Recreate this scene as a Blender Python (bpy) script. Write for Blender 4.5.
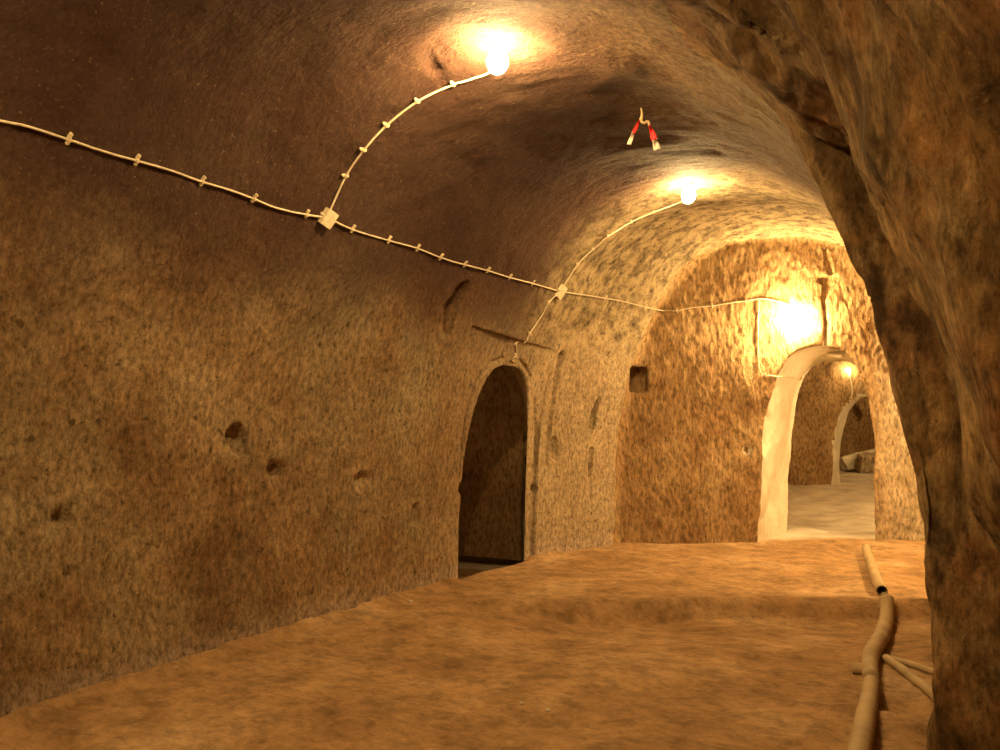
import bpy, bmesh, math, random
import numpy as np
from mathutils import Vector, Matrix
from mathutils.bvhtree import BVHTree
random.seed(4)
for o in list(bpy.data.objects): bpy.data.objects.remove(o)
S = bpy.context.scene
C = S.collection
# ------------------------------------------------------------------ camera, world, exposure
YAW = math.radians(30.5)          # the camera looks this far left of the tunnel axis (+Y)
F = 0.85                          # focal length / frame width
CAMZ = 1.5
cd = bpy.data.cameras.new('camera'); cam = bpy.data.objects.new('camera', cd); C.objects.link(cam)
cam.location = (0, 0, CAMZ); cam.rotation_euler = (math.pi/2, 0, YAW)
cd.sensor_width = 36; cd.lens = 36*F; cd.shift_y = 0.04; cd.clip_start = .02; cd.clip_end = 100
S.camera = cam
w = bpy.data.worlds.new('world'); S.world = w; w.use_nodes = True
w.node_tree.nodes['Background'].inputs[0].default_value = (1, .55, .22, 1)
w.node_tree.nodes['Background'].inputs[1].default_value = 0.0
S.view_settings.view_transform = 'Standard'; S.view_settings.look = 'None'
S.view_settings.gamma = 1; S.view_settings.use_curve_mapping = False
S.view_settings.exposure = 0.22
WARM = (1.0, 0.655, 0.262)
LAMP_E = 1250.0

def ray(px, py):
    u = (px-500)/1000/F; e = (415-py)/1000/F
    c, s = math.cos(YAW), math.sin(YAW)
    return np.array([u*c-s, u*s+c, e])

# ------------------------------------------------------------------ the shape of the cave (signed distance, air < 0)
def ss(a, b, x):
    t = np.clip((x-a)/(b-a), 0, 1); return t*t*(3-2*t)
def smin(a, b, k):
    h = np.clip(.5+.5*(b-a)/k, 0, 1); return b+(a-b)*h-k*h*(1-h)
def smax(a, b, k): return -smin(-a, -b, k)
CX, HW, HT, PP = -2.26, 1.96, 3.46, 2.5
def superd(X, Z, aL, aR, H, p):
    a = np.where(X < 0, aL, aR); z = np.maximum(Z, 0)
    u = np.abs(X)/a+1e-4; v = z/H+1e-4
    g = (u**p+v**p)**(1/p)
    gx = (g/u)**(1-p)/a; gz = (g/v)**(1-p)/H
    return np.maximum((g-1)/np.sqrt(gx*gx+gz*gz), -1.2)
def slab(v, a, b): return np.maximum(a-v, v-b)
E0 = np.array([-3.85, 9.29]); EN = np.array([-.468, .884])     # the end wall: a point, and the direction into the rock
DYC, DW, DH = 7.08, .63, 1.97                                   # arched doorway in the left wall
GXC, GW, GH = -1.80, .585, 2.27                                 # arched passage through the end wall
def xwall(z): return CX-HW*(np.clip(1-(np.clip(z, 0, 3.4)/HT)**PP, 0, 1))**(1/PP)
def sdf_base(x, y, z):
    aL = HW-.37*ss(7.9, 9.4, y)
    wob = .035*np.sin(1.3*y+.6)*ss(-.5, 1, z-1)
    HR = HW+.02+.075*ss(2.1, 2.6, z)+.03*ss(1.9, 1.2, z)+(.015*ss(.8, .2, z)+.06*np.exp(-((z-.62)/.28)**2))*ss(4.8, 4.2, y)
    dp = superd(x-CX, z, aL, HR, HT+.13*ss(7.6, 9, y)+.0*z, PP)+wob
    e = (x-E0[0])*EN[0]+(y-E0[1])*EN[1]
    main = smax(np.maximum(dp, -3.2-y), e, .05)
    # hollows cut into the right-hand wall near the viewer
    niche = smax(superd(x-CX, z, HW, HW+.13+.45*ss(2.9, 2.2, z), HT+.01, PP), slab(y+.10*np.sin(z*2.1), 2.62, 3.62), .10)
    lean = .09*ss(2.35, 1.7, z)+.16*ss(1.4, .9, z)
    rib = smax(superd(x-CX, z, HW, HW+.29+lean, HT+.03, PP), slab(y, 1.2, 2.9), .05)
    grow = np.clip((2.30+.12*np.sin(z*2.7+.5)-y)*.75, 0, 1.0)
    cz = smax(superd(x-CX, z, HW, HW+.29+lean+grow*.9, HT+.04+.08*grow, PP)*.75, slab(y, -3.2, 2.32), .05)
    air = smin(smin(main, niche, .04), smin(rib, cz, .05), .03)
    # arched doorway in the left wall with its recessed panel and stepped frame
    depth = xwall(z)-x
    arch = superd(y-DYC, z, DW, DW, DH, 3.0)
    archs = superd(y-DYC, z, DW+.5*np.clip(depth-.03, 0, 1), DW+1.95*np.clip(depth-.03, 0, .9), DH+.3*np.clip(depth-.05, 0, 1), 3.0)
    cut = np.maximum(archs, slab(depth, -.6, .8))
    pan = np.maximum(np.maximum(slab(y, DYC-.95, DYC+.86-.02*(2.2-z)), z-2.22+.05*(y-7)), depth-.055*ss(DYC-.95, DYC-.1, y))
    pan = np.maximum(pan, -depth-.6)
    room = np.maximum(np.maximum(slab(x, -7.1, -4.55), slab(y, 6.0, 9.0)), z-2.5)
    air = np.minimum(air, np.minimum(cut, np.minimum(pan, room)))
    # passage in the end wall
    ec = np.clip(e, 0, .9)
    g1 = superd(x-GXC, z, .62-.11*ss(0, .55, ec), .56+.05*ec, 2.30-.12*ss(0, .5, ec), 2.8)
    g1 = smax(g1, slab(e, -.5, 1.0), .02)
    # guessed opening behind the pier, added and sized to let light onto the far floor
    sp = np.maximum(slab(x, -1.2, 1.6), superd(y-9.2, z, 1.3, 1.3, 2.4, 3.0))
    r2 = smax(superd(x+1.9, z-.1, 2.7, 2.6, 2.9, 3.0), np.maximum(.85-e, y-.25*(x+2.6)-16.0), .1)
    a2 = np.maximum(superd(x+1.95, z-.25, .64, .75, 1.62, 2.6), slab(y, 15.5, 17.2))
    r3 = smax(superd(x+2.0, z-.3, 2.0, 1.7, 2.3, 3.0), slab(y, 17.0, 20.6), .15)
    far = np.minimum(np.minimum(g1, sp), np.minimum(r2, np.minimum(a2, r3)))
    return np.minimum(air, far)

def trace(px, py, t0=.4):
    d = ray(px, py); t = np.arange(t0, 24, .006)
    v = sdf_base(d[0]*t, d[1]*t, CAMZ+d[2]*t)
    i = np.argmax(v > 0)
    return np.array([0, 0, CAMZ])+d*t[i]
CAPS = []      # carved hollows and cracks: (a, b, ra, rb)
def carve(pts, r, sink=.0):
    q = []
    for (px, py) in pts:
        p = trace(px, py); q.append(p+ray(px, py)/np.linalg.norm(ray(px, py))*sink)
    rr = r if isinstance(r, (list, tuple)) else [r]*len(q)
    if len(q) == 1: q = q*2; rr = list(rr)*2
    for a, b, ra, rb in zip(q[:-1], q[1:], rr[:-1], rr[1:]): CAPS.append((a, b, ra, rb))
carve([(237, 437), (240, 446)], [.07, .055], .02)
carve([(231, 436)], .03)
carve([(275, 470)], .062, .01)
carve([(357, 481), (368, 478)], [.05, .03], .01)
carve([(243, 500), (256, 498)], .022, -.002)
carve([(345, 470), (365, 463)], .018, -.005)
carve([(57, 518), (60, 526)], [.05, .03], .01)
carve([(66, 499)], .02)
carve([(418, 508), (419, 520)], [.03, .04], .0)
carve([(555, 442), (556, 454)], [.055, .06], -.01)
carve([(597, 398), (593, 412), (591, 426)], [.014, .045, .05], .03)
carve([(591, 450), (589, 466), (588, 476)], [.03, .036, .02], .025)
carve([(590, 480), (590, 508)], [.015, .012], .0)
carve([(560, 356), (556, 375), (552, 400), (549, 430), (546, 465)], [.055, .045, .035, .034, .02], .02)
carve([(459, 474), (462, 448), (466, 418), (474, 389), (480, 374), (492, 362), (503, 358)], [.024, .03, .03, .03, .024, .018, .014], .015)
carve([(519, 360), (526, 368), (530, 378)], [.016, .024, .014], .012)
carve([(534, 398), (536, 430), (535, 466)], [.02, .028, .02], .016)
carve([(448, 330), (452, 308), (462, 292), (468, 286)], [.06, .085, .07, .04], -.005)
carve([(747, 450)], .055, .035)
carve([(826, 250), (829, 262), (831, 272)], [.012, .025, .02], .012)
carve([(823, 280), (836, 277)], [.035, .025], -.005)
carve([(829, 280), (824, 300), (826, 322), (825, 345)], [.04, .022, .028, .024], .012)
carve([(428, 60), (436, 72), (446, 84)], [.02, .03, .012], .0)
carve([(505, 486), (502, 500)], .001)
carve([(461, 488)], .05, .0)
carve([(533, 489)], .05, .0)
carve([(853, 412), (856, 416)], [.16, .12], .05)
NP = trace(638, 379); NU = np.array([.884, .468, 0])           # small square niche beside the corner of the end wall
def sdf(x, y, z):
    d = sdf_base(x, y, z)
    k = np.nonzero((np.abs(x-NP[0]) < .7) & (np.abs(y-NP[1]) < .7) & (np.abs(z-NP[2]) < .5))[0]
    if len(k):
        qx, qy, qz = x[k]-NP[0], y[k]-NP[1], z[k]-NP[2]
        hu = np.abs(qx*.884+qy*.468-.01)-.11; hv = np.abs(qz-.04*qz)-.14; hd = np.abs(-qx*.468+qy*.884)-.22
        d[k] = np.minimum(d[k], smax(np.maximum(hu, hd), hv, .03))
    for a, b, ra, rb in CAPS:
        m = max(ra, rb)+.12
        lo = np.minimum(a, b)-m; hi = np.maximum(a, b)+m
        k = np.nonzero((x > lo[0]) & (x < hi[0]) & (y > lo[1]) & (y < hi[1]) & (z > lo[2]) & (z < hi[2]))[0]
        if len(k) == 0: continue
        P = np.stack([x[k], y[k], z[k]], 1); ab = b-a; L = ab.dot(ab)+1e-9
        t = np.clip((P-a).dot(ab)/L, 0, 1)
        q = np.linalg.norm(P-a-t[:, None]*ab, axis=1)-(ra+(rb-ra)*t)
        d[k] = smin(d[k], q, .02)
    return d

def vnoise(x, y, z, seed=0):
    xi, yi, zi = np.floor(x).astype(np.int64), np.floor(y).astype(np.int64), np.floor(z).astype(np.int64)
    fx, fy, fz = x-xi, y-yi, z-zi
    fx, fy, fz = [f*f*f*(f*(f*6-15)+10) for f in (fx, fy, fz)]
    def h(a, b, c):
        n = (a*73856093) ^ (b*19349663) ^ (c*83492791) ^ (seed*2654435)
        n = (n ^ (n >> 13))*1274126177 & 0x7fffffff
        n = (n ^ (n >> 15))*668265263 & 0x7fffffff
        return ((n ^ (n >> 12)) & 0xffff)/32767.5-1
    r = 0
    for dx in (0, 1):
        for dy in (0, 1):
            for dz in (0, 1):
                r = r+h(xi+dx, yi+dy, zi+dz)*(fx if dx else 1-fx)*(fy if dy else 1-fy)*(fz if dz else 1-fz)
    return r

def floor_z(x, y):
    x = np.asarray(x, float); y = np.asarray(y, float)
    z = .02*vnoise(x*.9, y*.9, x*0, 3)+.010*vnoise(x*3, y*3, x*0, 4)+.004*vnoise(x*11, y*11, x*0, 5)
    t = y-(6.80+.585*(x+2.1))+.10*vnoise(x*1.2, y*0, x*0, 9)      # distance past the earth lip
    dip = np.where(t < 0, np.exp(-(t+.0)**2/1.6)*ss(0, -.22, t), 0)
    z = z-.17*dip*ss(-3.9, -2.6, x)*ss(11, 5.5, y)
    dl = x-xwall(np.zeros_like(x))                                # rubble fillet along the left wall
    z = z+.045*np.exp(-np.clip(dl, 0, 9)**2/.008)*ss(9.4, 8.8, y)*(1-ss(6.3, 6.45, y)*ss(7.9, 7.75, y))*(1+.25*vnoise(x*14, y*14, x*0, 7))
    z = z-.38*ss(-4.28, -4.40, x)*ss(9.6, 9.2, y)*ss(5.5, 5.7, y)
    z = z+.05*ss(9.9, 10.8, y)+.20*ss(11.4, 17, y)+.06*ss(17, 20, y)
    z = z+ss(11, 12, y)*(.03*vnoise(x*2.2, y*2.2, x*0, 12)+.02*vnoise(x*6, y*6, x*0, 13))
    z = z-.09*np.exp(-((x+.43)**2+(y-4.85)**2)/.02)               # small hollow by the pipes
    z = z+ss(-1.1, -.7, x)*ss(5.6, 4.8, y)*(.02*vnoise(x*8, y*8, x*0, 31)+.01*vnoise(x*20, y*20, x*0, 32))
    z = z-.06*np.exp(-((x+3.80)**2/.035+(y-2.31)**2/.012))
    return z

# ------------------------------------------------------------------ surface nets
def surface(lo, hi, h):
    lo = np.array(lo); n = np.ceil((np.array(hi)-lo)/h/4).astype(int)*4
    nb = n//4
    gc = [lo[i]+np.arange(nb[i]+1)*4*h for i in range(3)]
    X, Y, Z = np.meshgrid(*gc, indexing='ij')
    c = sdf(X.ravel(), Y.ravel(), Z.ravel()).reshape(X.shape)
    near = (np.abs(c) < 4*h*1.6)
    sg = c > 0
    act = np.zeros(nb, bool)
    for dx in (0, 1):
        for dy in (0, 1):
            for dz in (0, 1):
                q = (slice(dx, dx+nb[0]), slice(dy, dy+nb[1]), slice(dz, dz+nb[2]))
                act |= near[q] | (sg[q] != sg[:nb[0], :nb[1], :nb[2]])
    D = np.repeat(np.repeat(np.repeat(c[:-1, :-1, :-1], 4, 0), 4, 1), 4, 2)
    D = np.where(np.abs(D) < 1e-3, 1e-3, D).astype(np.float32)
    A = np.repeat(np.repeat(np.repeat(act, 4, 0), 4, 1), 4, 2)
    idx = np.nonzero(A)
    D[idx] = sdf(lo[0]+idx[0]*h, lo[1]+idx[1]*h, lo[2]+idx[2]*h)
    sg = D > 0
    cell = np.zeros(np.array(D.shape)-1, np.int8)
    for dx in (0, 1):
        for dy in (0, 1):
            for dz in (0, 1):
                cell += sg[dx:D.shape[0]-1+dx, dy:D.shape[1]-1+dy, dz:D.shape[2]-1+dz]
    ci = np.nonzero((cell > 0) & (cell < 8))
    ids = -np.ones(cell.shape, np.int64); ids[ci] = np.arange(len(ci[0]))
    acc = np.zeros((len(ci[0]), 3)); cnt = np.zeros(len(ci[0]))
    cor = [(a, b, d) for a in (0, 1) for b in (0, 1) for d in (0, 1)]
    for a in cor:
        for ax in range(3):
            if a[ax]: continue
            b = list(a); b[ax] = 1
            va = D[ci[0]+a[0], ci[1]+a[1], ci[2]+a[2]]; vb = D[ci[0]+b[0], ci[1]+b[1], ci[2]+b[2]]
            k = (va > 0) != (vb > 0)
            t = va[k]/(va[k]-vb[k]+1e-12)
            p = np.tile(np.array(a, float), (k.sum(), 1)); p[:, ax] = t
            acc[k] += p; cnt[k] += 1
    V = lo+(np.stack(ci, 1)+acc/cnt[:, None])*h
    faces = []
    for ax in range(3):
        u, v = (ax+1) % 3, (ax+2) % 3
        s0 = [slice(1, -1)]*3; s1 = [slice(1, -1)]*3; s0[ax] = slice(0, -1); s1[ax] = slice(1, None)
        e = sg[tuple(s0)] != sg[tuple(s1)]; up = sg[tuple(s1)][e]
        ei = np.array(np.nonzero(e)).T
        for q in range(3):
            if q != ax: ei[:, q] += 1
        def cid(du, dv):
            k = ei.copy(); k[:, u] -= du; k[:, v] -= dv
            k = np.clip(k, 0, np.array(cell.shape)-1)
            return ids[k[:, 0], k[:, 1], k[:, 2]]
        f = np.stack([cid(1, 1), cid(0, 1), cid(0, 0), cid(1, 0)], 1)
        f[up] = f[up][:, ::-1]                                     # normals towards the air
        faces.append(f[(f >= 0).all(1)])
    Fc = np.concatenate(faces)
    return V, Fc

def roughen(V):
    x, y, z = V.T; e = .02
    g = np.stack([sdf(x+e, y, z)-sdf(x-e, y, z), sdf(x, y+e, z)-sdf(x, y-e, z), sdf(x, y, z+e)-sdf(x, y, z-e)], 1)
    g /= np.linalg.norm(g, axis=1)[:, None]+1e-9
    ew = (x-E0[0])*EN[0]+(y-E0[1])*EN[1]
    end = ss(-.15, .0, ew)*ss(12, 11, y)
    right = ss(-1.6, -.8, x)*ss(4.2, 3.7, y)
    far = ss(10.8, 11.8, y)
    n = .030*vnoise(x*1.6, y*1.6, z*1.6, 1)+.012*vnoise(x*5, y*5, z*4, 2)+.004*vnoise(x*15, y*15, z*11, 6)
    door = ss(1.6, .9, np.abs(y-DYC))*ss(-3.4, -3.6, x)*ss(2.9, 2.3, z)
    n = n*(1-.75*door)
    n = n+end*(.006*vnoise(x*16, y*16, z*8, 8)+.006*vnoise(x*34, y*34, z*18, 21))*(1-.6*((ew > .12)))
    n = n+right*(.05*vnoise(x*3.2+z*1.5, y*3.2, z*1.1, 10)+.034*vnoise(x*9+z*3, y*9, z*1.6, 11)+.013*vnoise(x*26+z*6, y*26, z*7, 15))
    n = n+far*(.02*vnoise(x*4, y*4, z*3, 14)+.012*vnoise(x*12, y*12, z*6, 16))
    ceil = ss(2.6, 3.1, z)*(y < 9.2)
    n = n+ceil*(.004*vnoise(x*2.2, y*14, z*4, 17))                  # pick strokes across the vault
    return V+g*n[:, None], g

# ------------------------------------------------------------------ materials
def new_mat(name):
    m = bpy.data.materials.new(name); m.use_nodes = True
    nt = m.node_tree; b = nt.nodes['Principled BSDF']
    b.inputs['Roughness'].default_value = .92
    b.inputs['Specular IOR Level'].default_value = .15
    return m, nt, b
class N:
    def __init__(s, nt): s.nt = nt; s.tc = nt.nodes.new('ShaderNodeTexCoord').outputs['Object']
    def lk(s, a, b): s.nt.links.new(a, b)
    def mapping(s, scale, rot=(0, 0, 0), src=None):
        m = s.nt.nodes.new('ShaderNodeMapping'); m.inputs['Scale'].default_value = scale; m.inputs['Rotation'].default_value = rot
        s.lk(src or s.tc, m.inputs['Vector']); return m.outputs[0]
    def noise(s, scale, detail=6, rough=.6, vec=None, dist=0):
        n = s.nt.nodes.new('ShaderNodeTexNoise'); n.inputs['Scale'].default_value = scale
        n.inputs['Detail'].default_value = detail; n.inputs['Roughness'].default_value = rough; n.inputs['Distortion'].default_value = dist
        s.lk(vec or s.tc, n.inputs['Vector']); return n.outputs['Fac']
    def voro(s, scale, vec=None, feat='F1'):
        n = s.nt.nodes.new('ShaderNodeTexVoronoi'); n.feature = feat; n.inputs['Scale'].default_value = scale
        s.lk(vec or s.tc, n.inputs['Vector']); return n.outputs['Distance']
    def ramp(s, src, stops):
        r = s.nt.nodes.new('ShaderNodeValToRGB'); e = r.color_ramp.elements
        while len(e) < len(stops): e.new(.5)
        for k, (p, c) in enumerate(stops):
            e[k].position = p; e[k].color = (c, c, c, 1) if not isinstance(c, tuple) else (*c, 1)
        s.lk(src, r.inputs[0]); return r.outputs[0]
    def mix(s, fac, a, b, mode='MIX'):
        m = s.nt.nodes.new('ShaderNodeMix'); m.data_type = 'RGBA'; m.blend_type = mode
        for v, i in ((fac, 0), (a, 6), (b, 7)):
            if isinstance(v, (int, float)): m.inputs[i].default_value = v
            elif isinstance(v, tuple): m.inputs[i].default_value = (*v, 1)
            else: s.lk(v, m.inputs[i])
        return m.outputs[2]
    def math(s, op, a, b=0., c=0.):
        m = s.nt.nodes.new('ShaderNodeMath'); m.operation = op
        for v, i in ((a, 0), (b, 1), (c, 2)):
            if isinstance(v, (int, float)): m.inputs[i].default_value = v
            else: s.lk(v, m.inputs[i])
        return m.outputs[0]
    def xyz(s):
        m = s.nt.nodes.new('ShaderNodeSeparateXYZ'); s.lk(s.tc, m.inputs[0]); return m.outputs
    def rng(s, v, a, b):
        m = s.nt.nodes.new('ShaderNodeMapRange'); m.interpolation_type = 'SMOOTHSTEP'; s.lk(v, m.inputs[0])
        m.inputs[1].default_value = a; m.inputs[2].default_value = b; return m.outputs[0]
    def bump(s, hs, b):
        prev = None
        for h, st, d in hs:
            k = s.nt.nodes.new('ShaderNodeBump'); k.inputs['Strength'].default_value = st; k.inputs['Distance'].default_value = d
            s.lk(h, k.inputs['Height'])
            if prev: s.lk(prev, k.inputs['Normal'])
            prev = k.outputs[0]
        s.lk(prev, b.inputs['Normal'])

def mat_vault():
    m, nt, b = new_mat('tuff_vault'); n = N(nt); X = n.xyz()
    col = n.ramp(n.noise(1.5, 9, .68), [(.3, (.17, .095, .045)), (.48, (.30, .19, .095)), (.68, (.46, .33, .19))])
    col = n.mix(n.ramp(n.noise(.8, 4, .6), [(.45, 0.), (.65, .75)]), col, n.mix(n.noise(5, 8, .7), (.25, .20, .12), (.50, .41, .25)))
    pale = n.math('MULTIPLY', n.rng(X[1], 5.6, 7.0), n.math('SUBTRACT', 1, n.rng(X[2], 2.1, 2.5)))
    col = n.mix(n.math('MULTIPLY', pale, .6), col, n.mix(n.noise(4, 7, .65), (.34, .26, .16), (.55, .44, .29)))
    dust = n.math('SUBTRACT', 1, n.rng(n.math('ADD', X[2], n.math('MULTIPLY', n.noise(5, 5, .6), .25)), .16, .36))
    col = n.mix(n.math('MULTIPLY', dust, .8), col, (.44, .34, .26))
    fine = n.noise(30, 8, .82, n.mapping((1, 1, .6)))
    col = n.mix(1, col, n.ramp(fine, [(.36, .30), (.5, .9), (.64, 1.5)]), 'MULTIPLY')
    # smoke-blackened crown of the vault, plus painted shade where the bulbs only graze
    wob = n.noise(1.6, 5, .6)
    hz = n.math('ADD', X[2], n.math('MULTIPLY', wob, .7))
    soot_shade = n.math('MULTIPLY', n.rng(hz, 2.15, 3.05), n.math('SUBTRACT', 1, n.rng(n.math('ADD', X[1], n.math('MULTIPLY', wob, .6)), 7.4, 7.95)))
    soot_shade = n.math('MULTIPLY', soot_shade, n.math('SUBTRACT', .9, n.math('MULTIPLY', n.rng(n.math('ADD', X[0], n.math('MULTIPLY', wob, .5)), -2.0, -1.2), .38)))
    col = n.mix(soot_shade, col, (.056, .025, .020))
    # speckles: crystals and pits
    sp = n.noise(34, 2, .5)
    up = n.rng(X[2], 1.9, 2.5)
    lim = n.rng(X[1], 6.6, 7.8)
    grey = n.math('MULTIPLY', n.math('MULTIPLY', up, lim), .8)
    col = n.mix(grey, col, n.ramp(n.noise(7, 10, .8), [(.38, (.05, .045, .035)), (.46, (.20, .16, .10)), (.55, (.46, .37, .22)), (.66, (.62, .50, .31))]))
    col = n.mix(n.ramp(n.noise(48, 4, .75), [(.62, 0.), (.70, .6)]), col, (.42, .28, .15))
    col = n.mix(n.ramp(n.noise(14, 3, .6), [(.30, .8), (.37, 0.)]), col, (.07, .045, .025))
    n.lk(col, b.inputs['Base Color'])
    pick = n.noise(9, 5, .65, n.mapping((1, 1.4, .5)))
    n.bump([(n.noise(34, 8, .78), 1., .018), (pick, .9, .040)], b)
    return m
def mat_chisel():
    m, nt, b = new_mat('tuff_chiselled'); n = N(nt)
    col = n.ramp(n.noise(1.5, 8, .65), [(.3, (.24, .135, .06)), (.5, (.38, .245, .12)), (.72, (.52, .37, .20))])
    X = n.xyz(); pr = n.rng(X[0], -1.35, -1.05)
    col = n.mix(n.math('MULTIPLY', pr, .8), col, n.ramp(n.noise(6, 8, .7), [(.35, (.40, .31, .19)), (.65, (.66, .55, .38))]))
    st = n.noise(20, 5, .68, n.mapping((1.5, 1.5, .6), (0, .3, .2)), .3)
    col = n.mix(1, col, n.ramp(st, [(.36, .45), (.5, .95), (.64, 1.3)]), 'MULTIPLY')
    n.lk(col, b.inputs['Base Color'])
    col = n.mix(1, col, n.ramp(n.noise(32, 8, .8), [(.36, .45), (.5, .95), (.64, 1.35)]), 'MULTIPLY')
    n.bump([(n.noise(40, 8, .78), .9, .016), (st, 1., .035)], b)
    return m
def mat_right():
    m, nt, b = new_mat('tuff_rough'); n = N(nt)
    col = n.ramp(n.noise(2.6, 10, .75, None, .5), [(.34, (.21, .100, .043)), (.46, (.46, .25, .105)), (.56, (.57, .37, .175)), (.68, (.70, .54, .30))])
    col = n.mix(n.ramp(n.noise(1.7, 5, .6), [(.45, 0.), (.6, .6)]), col, (.36, .24, .10))
    col = n.mix(1, col, n.ramp(n.noise(24, 8, .8, n.mapping((1, 1, .5))), [(.36, .4), (.5, .95), (.64, 1.4)]), 'MULTIPLY')
    col = n.mix(n.ramp(n.noise(3.4, 7, .72, n.mapping((1, 1, .5))), [(.40, .75), (.47, 0.)]), col, (.10, .055, .028))
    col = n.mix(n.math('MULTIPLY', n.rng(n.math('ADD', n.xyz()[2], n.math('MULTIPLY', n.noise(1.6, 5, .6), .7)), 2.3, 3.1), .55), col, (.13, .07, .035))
    st = n.noise(5, 9, .72, n.mapping((1.6, 1.6, .45), (.25, .3, 0)), .6)
    col = n.mix(1, col, n.ramp(st, [(.34, .42), (.5, .95), (.64, 1.35)]), 'MULTIPLY')
    col = n.mix(n.ramp(n.noise(11, 4, .6), [(.29, .7), (.36, 0.)]), col, (.06, .035, .02))
    n.lk(col, b.inputs['Base Color'])
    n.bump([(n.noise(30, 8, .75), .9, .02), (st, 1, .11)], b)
    return m
def mat_jamb():
    m, nt, b = new_mat('pale_tuff'); n = N(nt)
    col = n.ramp(n.noise(2.5, 8, .6), [(.3, (.62, .54, .40)), (.7, (.82, .77, .64))])
    col = n.mix(n.ramp(n.noise(20, 4, .6), [(.28, .6), (.35, 0.)]), col, (.2, .14, .08))
    n.lk(col, b.inputs['Base Color'])
    n.bump([(n.noise(30, 7, .65), .7, .012)], b)
    return m
def mat_floor():
    m, nt, b = new_mat('packed_earth'); n = N(nt)
    col = n.ramp(n.noise(1.3, 8, .6), [(.3, (.25, .145, .065)), (.52, (.36, .22, .105)), (.75, (.50, .345, .19))])
    col = n.mix(1, col, n.ramp(n.noise(5, 8, .75), [(.38, .66), (.5, 1.), (.62, 1.22)]), 'MULTIPLY')
    rp = n.noise(16, 6, .65, n.mapping((.8, 1.25, 1), (0, 0, .53)), .8)
    col = n.mix(1, col, n.ramp(rp, [(.34, .78), (.5, 1.), (.66, 1.15)]), 'MULTIPLY')
    col = n.mix(n.ramp(n.noise(60, 2, .5), [(.74, 0.), (.78, .7)]), col, (.62, .5, .33))
    X = n.xyz(); pale = n.rng(n.math('ADD', n.math('MULTIPLY', X[0], -.468), n.math('MULTIPLY', X[1], .884)), 10.05, 10.3)
    col = n.mix(pale, col, n.ramp(n.noise(3, 7, .6), [(.3, (.42, .35, .26)), (.7, (.68, .60, .48))]))
    n.lk(col, b.inputs['Base Color'])
    n.bump([(n.noise(60, 6, .65), .5, .006), (rp, .8, .020)], b)
    return m
def plain(name, col, rough=.6, var=.25, scale=30):
    m, nt, b = new_mat(name); n = N(nt); b.inputs['Roughness'].default_value = rough
    c2 = tuple(v*(1-var) for v in col)
    n.lk(n.ramp(n.noise(scale, 5, .6), [(.35, c2), (.6, col)]), b.inputs['Base Color'])
    n.bump([(n.noise(scale*3, 4, .6), .2, .002)], b)
    return m
def emis(name, col, s):
    m = bpy.data.materials.new(name); m.use_nodes = True; nt = m.node_tree
    nt.nodes.remove(nt.nodes['Principled BSDF']); e = nt.nodes.new('ShaderNodeEmission')
    e.inputs[0].default_value = (*col, 1); e.inputs[1].default_value = s
    nt.links.new(e.outputs[0], nt.nodes['Material Output'].inputs[0]); return m
MV, MC, MR, MJ, MF = mat_vault(), mat_chisel(), mat_right(), mat_jamb(), mat_floor()
M_cable = plain('cream_cable_sheath', (.72, .62, .46), .5)
M_clip = plain('ivory_plastic', (.78, .66, .45), .5)
M_box = plain('ivory_box_plastic', (.80, .70, .50), .45)
M_sock = plain('dark_bakelite', (.08, .06, .05), .4)
M_pipe = plain('dusty_pipe', (.46, .34, .19), .7, .3, 5)
M_red = plain('red_tape', (.75, .03, .03), .5, .15)
M_white = plain('white_tape', (.60, .52, .42), .5, .1)
M_cord = plain('tan_string', (.5, .36, .2), .8)

# ------------------------------------------------------------------ object helpers
def obj(name, V, Fc, m, parent=None, smooth=True):
    me = bpy.data.meshes.new(name); me.from_pydata([tuple(v) for v in V], [], [tuple(int(i) for i in f) for f in Fc]); me.update()
    if smooth: me.polygons.foreach_set('use_smooth', [True]*len(me.polygons))
    if m: me.materials.append(m)
    o = bpy.data.objects.new(name, me); C.objects.link(o)
    if parent: o.parent = parent
    return o
def bobj(name, bm, m, parent=None, smooth=False):
    bmesh.ops.recalc_face_normals(bm, faces=bm.faces[:])
    me = bpy.data.meshes.new(name); bm.to_mesh(me); bm.free()
    if smooth: me.polygons.foreach_set('use_smooth', [True]*len(me.polygons))
    me.materials.append(m)
    o = bpy.data.objects.new(name, me); C.objects.link(o)
    if parent: o.parent = parent
    return o
def tag(o, label, cat, group=None):
    o['label'] = label; o['category'] = cat
    if group: o['group'] = group
    return o
def empty(name, loc, label, cat, group=None, rot=None):
    o = bpy.data.objects.new(name, None); C.objects.link(o); o.empty_display_size = .1
    o.location = loc
    if rot is not None: o.rotation_mode = 'QUATERNION'; o.rotation_quaternion = rot
    return tag(o, label, cat, group)
def tube(bm, pts, r, seg=10, cap=True):
    pts = [Vector(p) for p in pts]; rings = []
    rr = r if isinstance(r, (list, tuple)) else [r]*len(pts)
    up = None
    for i, p in enumerate(pts):
        t = (pts[min(i+1, len(pts)-1)]-pts[max(i-1, 0)]).normalized()
        if up is None: up = t.orthogonal().normalized()
        up = (up-t*up.dot(t)).normalized(); s = t.cross(up)
        rings.append([bm.verts.new(p+(up*math.cos(a)+s*math.sin(a))*rr[i]) for a in [k*2*math.pi/seg for k in range(seg)]])
    for a, b in zip(rings[:-1], rings[1:]):
        for k in range(seg): bm.faces.new((a[k], a[(k+1) % seg], b[(k+1) % seg], b[k]))
    if cap: bm.faces.new(rings[0][::-1]); bm.faces.new(rings[-1])
    return rings
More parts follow.
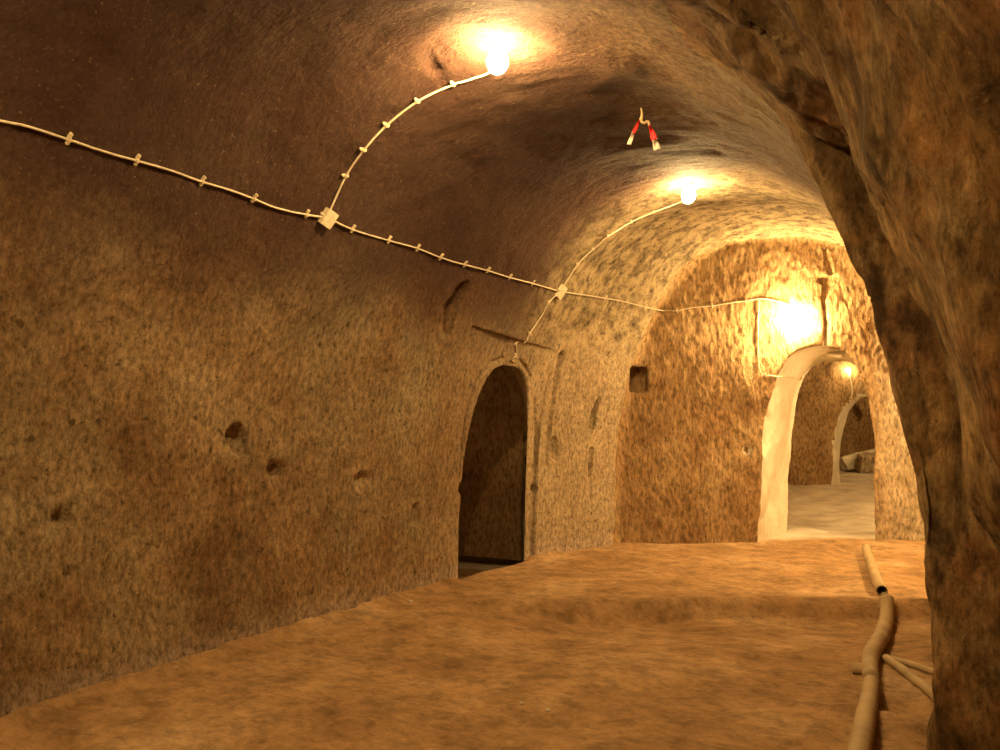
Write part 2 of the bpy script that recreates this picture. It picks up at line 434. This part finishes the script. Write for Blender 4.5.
def box(bm, sx, sy, sz, M=Matrix(), bev=0.):
    b2 = bmesh.new(); bmesh.ops.create_cube(b2, size=1)
    bmesh.ops.scale(b2, vec=(sx, sy, sz), verts=b2.verts)
    if bev: bmesh.ops.bevel(b2, geom=b2.edges[:], offset=bev, segments=2, affect='EDGES')
    bmesh.ops.transform(b2, matrix=M, verts=b2.verts)
    me = bpy.data.meshes.new('t'); b2.to_mesh(me); b2.free(); bm.from_mesh(me); bpy.data.meshes.remove(me)
def sphere(bm, r, M=Matrix(), u=16, v=10): bmesh.ops.create_uvsphere(bm, u_segments=u, v_segments=v, radius=r, matrix=M)

# ------------------------------------------------------------------ rock surfaces
regions = [((-7.5, -3.5, -.35), (1.9, 11.45, 4.0), .034),
           ((-5.0, 5.35, -.3), (-3.3, 9.35, 2.65), .0155),
           ((-4.4, 8.9, -.3), (-.1, 11.45, 3.75), .020),
           ((-5.2, 11.2, -.35), (1.6, 21.2, 3.5), .055)]
def owner(c):
    own = np.zeros(len(c), int)
    own[((c > np.array([-4.8, 5.5, -9])) & (c < np.array([-3.5, 9.15, 2.5]))).all(1)] = 1
    ew = (c[:, 0]-E0[0])*EN[0]+(c[:, 1]-E0[1])*EN[1]
    own[(ew > -.12) & (c[:, 1] > 9.1) & (c[:, 1] <= 11.3) & (c[:, 0] < -.2)] = 2
    own[c[:, 1] > 11.3] = 3
    return own
parts = {}
bvhV, bvhF, off = [], [], 0
for ri, (lo, hi, h) in enumerate(regions):
    V, Fc = surface(lo, hi, h)
    cen = V[Fc].mean(1)
    # keep this region's own faces plus a sliver of overlap
    keep = owner(cen) == ri
    if ri:
        for dxyz in ((.03, 0, 0), (-.03, 0, 0), (0, .03, 0), (0, -.03, 0), (0, 0, .03), (0, 0, -.03)): keep |= owner(cen+np.array(dxyz)) == ri
    keep &= cen[:, 2] > -.25
    Fc = Fc[keep]; cen = cen[keep]
    used, inv = np.unique(Fc, return_inverse=True); Fc = inv.reshape(Fc.shape); V = V[used]
    V, g = roughen(V)
    fn = g[Fc].mean(1)
    x, y, z = cen.T; ew = (x-E0[0])*EN[0]+(y-E0[1])*EN[1]
    facing = fn[:, 0]*EN[0]+fn[:, 1]*EN[1]
    lab = np.where((z > 2.75) | (fn[:, 2] > .80), 'ceiling', np.where(x < CX, 'wall_left', 'wall_right')).astype(object)
    lab[(y < 4.0) & (x > -1.25) & (z < 3.3)] = 'wall_right'
    lab[(x < xwall(z)-.16) & (z < 2.55) & (y > 4) & (y < 9.3)] = 'wall_chamber'
    lab[(ew > -.10) & (y > 9) & ((facing > .5) | (x < -3))] = 'wall_end'
    lab[(ew > .03) & (y > 9) & (x > -2.62) & (x < -1.2) & (z < 2.45)] = 'trim_1'
    lab[(ew > -.02) & (y > 9) & (facing > .8)] = 'wall_end'
    lab[(y > 11.3) | ((ew > .95) & (y > 9))] = 'wall_beyond'
    lab[(y > 15.3) & (x > -2.85) & (x < -1) & (y < 17) & (np.abs(fn[:, 1]) < .6) & (z < 2.1)] = 'trim_2'
    for L in np.unique(lab.astype(str)):
        f = Fc[lab == L]; u2, iv = np.unique(f, return_inverse=True)
        parts.setdefault(L, []).append((V[u2], iv.reshape(f.shape)))
    bvhV.append(V); bvhF.append(Fc+off); off += len(V)
pm = dict(ceiling=MV, wall_left=MV, wall_right=MR, wall_chamber=MC, wall_end=MC, trim_1=MJ, trim_2=MJ, wall_beyond=MC)
for L, lst in parts.items():
    Vs, Fs, o_ = [], [], 0
    for V, f in lst: Vs.append(V); Fs.append(f+o_); o_ += len(V)
    o = obj(L, np.concatenate(Vs), np.concatenate(Fs), pm[L]); o['kind'] = 'structure'
# floor
def grid(x0, x1, y0, y1, h):
    xs = np.arange(x0, x1+h, h); ys = np.arange(y0, y1+h, h)
    X, Y = np.meshgrid(xs, ys, indexing='ij'); Zf = floor_z(X.ravel(), Y.ravel())
    V = np.stack([X.ravel(), Y.ravel(), Zf], 1); ny = len(ys)
    i, j = np.meshgrid(np.arange(len(xs)-1), np.arange(ny-1), indexing='ij'); a = (i*ny+j).ravel()
    return V, np.stack([a, a+ny, a+ny+1, a+1], 1)
V, f = grid(-7.4, 1.8, -3.4, 21, .045)
fo = obj('floor', V, f, MF); fo['kind'] = 'structure'
bvhV.append(V); bvhF.append(f+off)
BV = BVHTree.FromPolygons([tuple(v) for v in np.concatenate(bvhV)], [tuple(int(i) for i in q) for q in np.concatenate(bvhF)])

def at(px, py):
    """where the line of sight through a pixel of the photo meets the rock: point, normal towards the air"""
    d = Vector(ray(px, py)).normalized()
    p, nrm, i, t = BV.ray_cast(Vector((0, 0, CAMZ)), d)
    if nrm.dot(d) > 0: nrm = -nrm
    return p, nrm
def spline(P, per=8):
    P = [Vector(p) for p in P]
    if len(P) < 3: return [P[0].lerp(P[-1], i/per) for i in range(per+1)]
    Q = [P[0]*2-P[1]]+P+[P[-1]*2-P[-2]]; out = []
    for i in range(1, len(Q)-2):
        a, b, c, d = Q[i-1:i+3]
        for k in range(per):
            t = k/per
            out.append(.5*((2*b)+(c-a)*t+(2*a-5*b+4*c-d)*t*t+(-a+3*b-3*c+d)*t**3))
    out.append(P[-1]); return out

# ------------------------------------------------------------------ lamps, cables, boxes
def lamp(px, py, label, E, r=.058, drop=.098, pos=None, nrm=None, group='bare bulbs along the tunnel', socket_dir=None):
    if pos is None: pos, nrm = at(px, py)
    q = Vector((0, 0, 1)).rotation_difference(nrm)
    t = empty('light_bulb', pos, label, 'lamp', group, q)
    bm = bmesh.new()
    prof = [(.0, .045), (.005, .044), (.012, .030), (.040, .026), (.044, .019), (drop-r*1.2, .017), (drop-r*1.2+.003, .0)]
    rings = []
    for zz, rr in prof:
        rings.append([bm.verts.new((rr*math.cos(a)+1e-5, rr*math.sin(a), zz)) for a in [k*math.pi/8 for k in range(16)]])
    for a, b_ in zip(rings[:-1], rings[1:]):
        for k in range(16): bm.faces.new((a[k], a[(k+1) % 16], b_[(k+1) % 16], b_[k]))
    bmesh.ops.remove_doubles(bm, verts=bm.verts[:], dist=1e-5)
    bobj('socket', bm, M_sock, t, True)
    bm = bmesh.new()
    sphere(bm, r, Matrix.Translation((0, 0, drop))@Matrix.Diagonal((1, 1, 1.15, 1)), 14, 9)
    g = bobj('glass_bulb', bm, emis('lit_bulb', WARM, E), t, True)
    return t
def at_s(p, d):
    p = Vector(p); q, n_, i, t = BV.ray_cast(p, Vector(d)); 
    return (q, n_ if n_.dot(Vector(d)) < 0 else -n_)

def clip(p, t, nrm, parent, s=1.0):
    bm = bmesh.new(); sd = nrm.cross(t).normalized(); t = sd.cross(nrm).normalized()
    M = Matrix((( sd.x, t.x, nrm.x, p.x), (sd.y, t.y, nrm.y, p.y), (sd.z, t.z, nrm.z, p.z), (0, 0, 0, 1)))
    box(bm, .038*s, .014*s, .012*s, M@Matrix.Translation((0, 0, -.003*s)), .003*s)
    box(bm, .018*s, .016*s, .018*s, M@Matrix.Translation((0, 0, .0)), .004*s)
    bmesh.ops.create_cone(bm, cap_ends=True, segments=8, radius1=.006*s, radius2=.005*s, depth=.012*s, matrix=M@Matrix.Translation((.021*s, 0, .002)))
    bobj('cable_clip', bm, M_clip, parent)
def cable(pix, label, clips, r=.0065, ends=(None, None), group='white cables clipped to the rock'):
    P, Nn = [], []
    for px, py in pix:
        p, n_ = at(px, py); P.append(p+n_*(r+.004)); Nn.append(n_)
    if ends[0] is not None: P[0] = Vector(ends[0])
    if ends[1] is not None: P[-1] = Vector(ends[1])
    pts = spline(P, 7); out = []
    for p in pts:                                     # lie on the rock, never inside it
        q, n_, i, d_ = BV.find_nearest(p)
        if n_.dot(Vector((CX, min(p.y, 8.5), 1.5))-q) < 0: n_ = -n_
        hgt = (p-q).dot(n_)
        if hgt < r+.002: p = q+n_*(r+.004)
        out.append(p)
    t = empty('power_cable', out[0], label, 'cable', group)
    loc = out[0]
    bm = bmesh.new(); tube(bm, [p-loc for p in out], r, 8)
    bobj('sheath', bm, M_cable, t, True)
    for k, (px, py) in enumerate(pix):
        if k in clips:
            i = k*7; tt = (out[min(i+1, len(out)-1)]-out[max(i-1, 0)]).normalized()
            clip(out[i]-loc, tt, Nn[k], t, 1.35)
    return out
def jbox(px, py, label, s, ang):
    p, nrm = at(px, py); sd = Vector((0, 1, 0)); sd = (sd-nrm*sd.dot(nrm)).normalized(); up = nrm.cross(sd)
    R_ = Matrix((sd, up, nrm)).transposed()@Matrix.Rotation(ang, 3, 'Z')
    t = empty('junction_box', p, label, 'junction box', 'small junction boxes on the cable', R_.to_quaternion())
    bm = bmesh.new(); box(bm, s, s*1.25, .045, Matrix.Translation((0, 0, .018)), .004); bobj('casing', bm, M_box, t)
    bm = bmesh.new(); box(bm, s*1.04, s*1.29, .010, Matrix.Translation((0, 0, .044)), .003)
    for a in (-1, 1):
        for b_ in (-1, 1): bmesh.ops.create_cone(bm, cap_ends=True, segments=8, radius1=.004, radius2=.003, depth=.004, matrix=Matrix.Translation((a*s*.42, b_*s*.53, .050)))
    bobj('lid', bm, M_box, t)
    for a in (-1, 1):
        bm = bmesh.new(); bmesh.ops.create_cone(bm, cap_ends=True, segments=12, radius1=.012, radius2=.010, depth=.02, matrix=Matrix.Translation((a*(s*.5+.008), 0, .018))@Matrix.Rotation(math.pi/2, 4, 'Y'))
        bobj('cable_gland', bm, M_clip, t, True)
    return t
E = LAMP_E
lamp(499, 45, 'nearest glowing bulb on the vault, at the top of the photo', E*.8)
lamp(690, 184, 'glowing bulb on the vault in front of the end wall', E*.75)
lamp(797, 318, 'large glowing bulb on the end wall above the arched doorway', E*1.1, .062, .098)
p, n_ = at_s((-2.3, .65, 2), (0, 0, 1)); lamp(0, 0, 'glowing bulb on the vault behind the viewer, outside the photo', E*1.0, pos=p, nrm=n_)
p, n_ = at_s((-2.3, -2.0, 2), (0, 0, 1)); lamp(0, 0, 'glowing bulb on the vault far behind the viewer, outside the photo', E*.5, pos=p, nrm=n_)
lamp(847, 371, 'tiny glowing bulb seen through the end doorway', E*.13, .04, .07, group='small bulbs beyond the doorway')
p, n_ = at_s((-.1, 12.6, 1.5), (0, 0, 1)); lamp(0, 0, 'glowing bulb on the ceiling of the room beyond the doorway', E*1.5, .058, .12, pos=p, nrm=n_, group='small bulbs beyond the doorway')
p, n_ = at_s((-1.2, 18.6, 1.2), (0, 0, 1)); lamp(0, 0, 'glowing bulb in the farthest room behind the second arch', E*.35, .058, .12, pos=p, nrm=n_, group='small bulbs beyond the doorway')

p, n_ = at_s((-5.6, 6.35, 1.0), (0, 0, 1)); lamp(0, 0, 'dim bulb inside the dark side chamber, hidden by its wall', E*.10, pos=p, nrm=n_, group='bulbs in the side rooms')
p, n_ = at_s((1.15, 8.72, 1.0), (0, 0, 1)); lamp(0, 0, 'added unseen bulb in the guessed side opening behind the right pier', E*2.4, pos=p, nrm=n_, group='bulbs in the side rooms')  # unseen lamp put in to brighten the far floor and end wall's right strip
cable([(-60, 106), (0, 120), (28, 126), (68, 139), (101, 150), (136, 160), (170, 170), (201, 181), (228, 189), (253, 198), (275, 207), (306, 214), (326, 217)],
      'long white cable from the left edge of the photo to the near junction box', {3, 5, 7, 9, 11})
cable([(326, 217), (352, 229), (388, 240), (417, 248), (440, 257), (464, 264), (487, 270), (509, 277), (532, 283), (559, 291)],
      'white cable between the two junction boxes', {1, 2, 3, 4, 5, 6, 7, 8})
cable([(559, 291), (580, 294), (605, 298), (622, 301), (645, 307), (664, 311), (671, 311)], 'white cable from the far junction box to the end wall', {1, 2, 4})
cable([(672, 311), (677, 311), (692, 308), (712, 306), (730, 303), (746, 301), (765, 299), (790, 305)], 'cable across the end wall to the bulb above the doorway', {1, 3, 5})
cable([(326, 217), (345, 175), (363, 149), (386, 124), (417, 100), (453, 83), (485, 73), (498, 64)], 'curved cable climbing the vault to the nearest bulb', {1, 2, 3, 4, 5})
cable([(559, 291), (577, 264), (593, 248), (608, 235), (631, 221), (654, 211), (673, 204), (688, 198)], 'curved cable climbing the vault to the second bulb', {1, 2, 3, 4, 5})
cable([(559, 291), (548, 302), (541, 315), (529, 333), (523, 342)], 'short cable hanging down from the far junction box', {1, 3})
cable([(515, 343), (516, 350), (515, 355), (511, 360), (510, 366)], 'kinked cable stub at the top of the side doorway', {0, 2})
cable([(759, 300), (758, 320), (758, 345), (759, 368), (765, 375), (780, 376), (790, 377), (800, 379)], 'thin cable running down beside the end doorway and into it', {4, 7}, .006)
# pale strip at the top of the end arch
p0, n0 = at(820, 353); p1, n1 = at(838, 356)
# small lamp lead beyond the doorway
cable([(849, 374), (851, 382), (852, 392), (851, 398)], 'short lead below the tiny bulb beyond the doorway', {3}, .012)
jbox(326, 217, 'near ivory junction box where the first bulb branch leaves', .085, -.25)
jbox(559, 291, 'far white junction box above and right of the side doorway', .105, -.25)

# bracket across the head of the end arch
def bracket():
    a = trace(812, 352); q, n_ = at_s((GXC+.08, 10.66, 1.6), (0, 0, 1))
    t = empty('pipe_bracket', q, 'small pale pipe end poking out at the top of the end arch', 'pipe')
    bm = bmesh.new(); tube(bm, [(-.05, .02, -.03), (.02, .0, -.045), (.13, -.04, -.05)], .022, 10); bobj('tube', bm, M_box, t, True)
    bm = bmesh.new(); tube(bm, [(-.02, .03, .0), (.01, .01, -.02), (.10, .0, -.01), (.14, -.02, .0)], .012, 8); bobj('strap', bm, M_clip, t, True)
bracket()

# ------------------------------------------------------------------ barrier tape on the vault
def tape():
    p, n_ = at(641, 108)
    t = empty('barrier_tape', p, 'knotted scrap of red and white barrier tape hanging from the vault', 'tape')
    rt = Vector((math.cos(YAW), math.sin(YAW), 0)); fw = Vector((-math.sin(YAW), math.cos(YAW), 0)); dn = Vector((0, 0, -1))
    k = 5.2/850
    def Q(px, py, d=0): return rt*((px-641)*k)+dn*((py-108)*k)+fw*d
    bm = bmesh.new(); tube(bm, [Q(641, 107), Q(642, 112), Q(642, 117), Q(641, 121)], [.004, .006, .010, .014], 8)
    tube(bm, spline([Q(641, 121), Q(644, 123.5), Q(648, 122), Q(650, 126)], 4), .009, 8); bobj('string', bm, M_cord, t, True)
    def strip(a, b, w0, w1, m, nm):
        bm = bmesh.new(); n = 6; L = []
        d = (b-a).normalized(); s = d.cross(fw).normalized()
        for sgn in (-1, 1):
            row = []
            for i in range(n+1):
                f_ = i/n; c = a.lerp(b, f_); w_ = w0+(w1-w0)*f_
                row.append([bm.verts.new(c+s*(w_*u)+fw*(.004*sgn+.012*math.sin(3*u+4*f_))) for u in (-.5, -.2, .2, .5)])
            L.append(row)
        for row in L:
            for i in range(n):
                for j in range(3): bm.faces.new((row[i][j], row[i][j+1], row[i+1][j+1], row[i+1][j]))
        A, B = L
        for i in range(n):
            for j in (0, 3): bm.faces.new((A[i][j], A[i+1][j], B[i+1][j], B[i][j]))
        for i in (0, n):
            for j in range(3): bm.faces.new((A[i][j], A[i][j+1], B[i][j+1], B[i][j]))
        o = bobj(nm, bm, m, t, True); return o
    strip(Q(639.5, 121), Q(633, 134), .012, .024, M_red, 'red_strip')
    strip(Q(633, 134), Q(628.5, 146), .020, .027, M_white, 'white_strip')
    strip(Q(650, 126), Q(655, 141), .018, .036, M_red, 'red_strip')
    strip(Q(655, 141), Q(658, 151), .034, .040, M_white, 'white_strip')
tape()

# ------------------------------------------------------------------ pipes on the floor
def fl(px, py):
    d = ray(px, py); t = CAMZ/(-d[2])
    for _ in range(12):
        z = float(floor_z(np.array([d[0]*t]), np.array([d[1]*t]))[0]); t = (CAMZ-z)/(-d[2])
    return Vector((d[0]*t, d[1]*t, z))
def pipe(pix, r, label, name='pipe', hollow=True, lift=0., m=None):
    P = []
    for i, (px, py) in enumerate(pix):
        p = fl(px, py+2); P.append(p+Vector((0, 0, (r if not isinstance(r, list) else r[i])*.92+lift)))
    pts = spline(P, 6); n = len(pts)
    rr = r if not isinstance(r, list) else [float(np.interp(i/(n-1)*(len(r)-1), range(len(r)), r)) for i in range(n)]
    for i, p in enumerate(pts):
        z = float(floor_z(np.array([p.x]), np.array([p.y]))[0]); rad = rr if not isinstance(rr, list) else rr[i]
        if lift == 0: p.z = max(p.z, z+rad*.85)
    loc = pts[0].copy(); pts = [p-loc for p in pts]
    bm = bmesh.new(); R_ = rr if isinstance(rr, list) else [rr]*n
    outer = tube(bm, pts, R_, 14, cap=not hollow)
    if hollow:                                            # open ends with a wall thickness
        inner = tube(bm, pts, [a*.86 for a in R_], 14, cap=False)
        for k in (0, -1):
            for j in range(14): bm.faces.new((outer[k][j], outer[k][(j+1) % 14], inner[k][(j+1) % 14], inner[k][j]))
    o = bobj(name, bm, m or M_pipe, None, True); o.location = loc
    return o
tag(pipe([(866, 549), (871, 566), (877, 583), (882, 594)], .046, 'x'), 'straight tan pipe on the floor running to the end doorway', 'pipe', 'pipes lying on the earth floor')
tag(pipe([(886, 600), (887, 618), (882, 640), (873, 656), (870, 668), (871, 684)], [.050, .052, .054, .052, .048, .044], 'x', hollow=False), 'bent tan pipe lying just in front of the straight one', 'pipe', 'pipes lying on the earth floor')
tag(pipe([(871, 687), (869, 705), (864, 735), (856, 775), (847, 830)], [.042, .045, .048, .049, .050], 'x'), 'nearest thick tan pipe running out of the bottom of the photo', 'pipe', 'pipes lying on the earth floor')
tag(pipe([(853, 671), (862, 672), (869, 673)], .034, 'x'), 'short stub of pipe crossing left of the bent pipe', 'pipe', 'pipes lying on the earth floor')
tag(pipe([(886, 660), (902, 671), (917, 684), (935, 700), (952, 714)], .026, 'x', hollow=False), 'thin pole slanting from the pipe towards the right pier', 'pole', 'thin poles by the pier')
tag(pipe([(890, 659), (908, 664), (925, 670), (945, 676), (960, 680)], .019, 'x', hollow=False), 'thinner pole behind the slanting one by the right pier', 'pole', 'thin poles by the pier')

# ------------------------------------------------------------------ fallen slabs in the farthest room
def rock(px, py, D, size, rot, label, name, m, seed):
    d = ray(px, py); p = Vector((d[0]*D, d[1]*D, 0)); 
    bm = bmesh.new(); bmesh.ops.create_cube(bm, size=1)
    bmesh.ops.subdivide_edges(bm, edges=bm.edges[:], cuts=5, use_grid_fill=True)
    bmesh.ops.scale(bm, vec=size, verts=bm.verts)
    bmesh.ops.rotate(bm, matrix=Matrix.Rotation(rot[0], 3, 'X')@Matrix.Rotation(rot[1], 3, 'Y')@Matrix.Rotation(rot[2], 3, 'Z'), verts=bm.verts)
    A = np.array([v.co[:] for v in bm.verts])
    nn = .045*vnoise(A[:, 0]*6+seed, A[:, 1]*6, A[:, 2]*6, seed)
    for v, k in zip(bm.verts, nn): v.co *= 1+k*1.6/max(v.co.length, .2)
    zmin = min(v.co.z for v in bm.verts)
    z = float(floor_z(np.array([p.x]), np.array([p.y]))[0])
    p.z = z-zmin-.03
    o = bobj(name, bm, m, None, False); o.location = p; tag(o, label, 'rock', 'fallen rocks in the farthest room'); return o
rc, rs = math.cos(YAW), math.sin(YAW)
rock(862, 455, 18.3, (.95, .5, .30), (0, -.28, YAW), 'long pale slab leaning on rubble behind the second arch', 'stone_slab', MJ, 3)
rock(870, 462, 17.8, (.5, .4, .34), (.2, .1, .5), 'blunt pale rock in front of the slab in the farthest room', 'rock', MC, 5)

# ------------------------------------------------------------------ small loose stones on the earth floor
for i, (px, py, r, lab) in enumerate([(410, 602, .016, 'tiny pale stone on the floor near the side doorway'), (522, 704, .010, 'tiny pale stone in the middle of the near floor'),
                                      (548, 711, .012, 'tiny pale stone to the right of its twin on the near floor')]):
    p = fl(px, py); bm = bmesh.new(); bmesh.ops.create_icosphere(bm, subdivisions=2, radius=r)
    for v in bm.verts: v.co = Vector((v.co.x*1.3, v.co.y, v.co.z*.6))*(1+.18*math.sin(9*v.co.x/r*.3+i)+.12*math.cos(5*v.co.y/r*.5))
    o = bobj('pebble', bm, M_white, None, True); o.location = p+Vector((0, 0, r*.35)); tag(o, lab, 'stone', 'tiny pale stones on the floor')
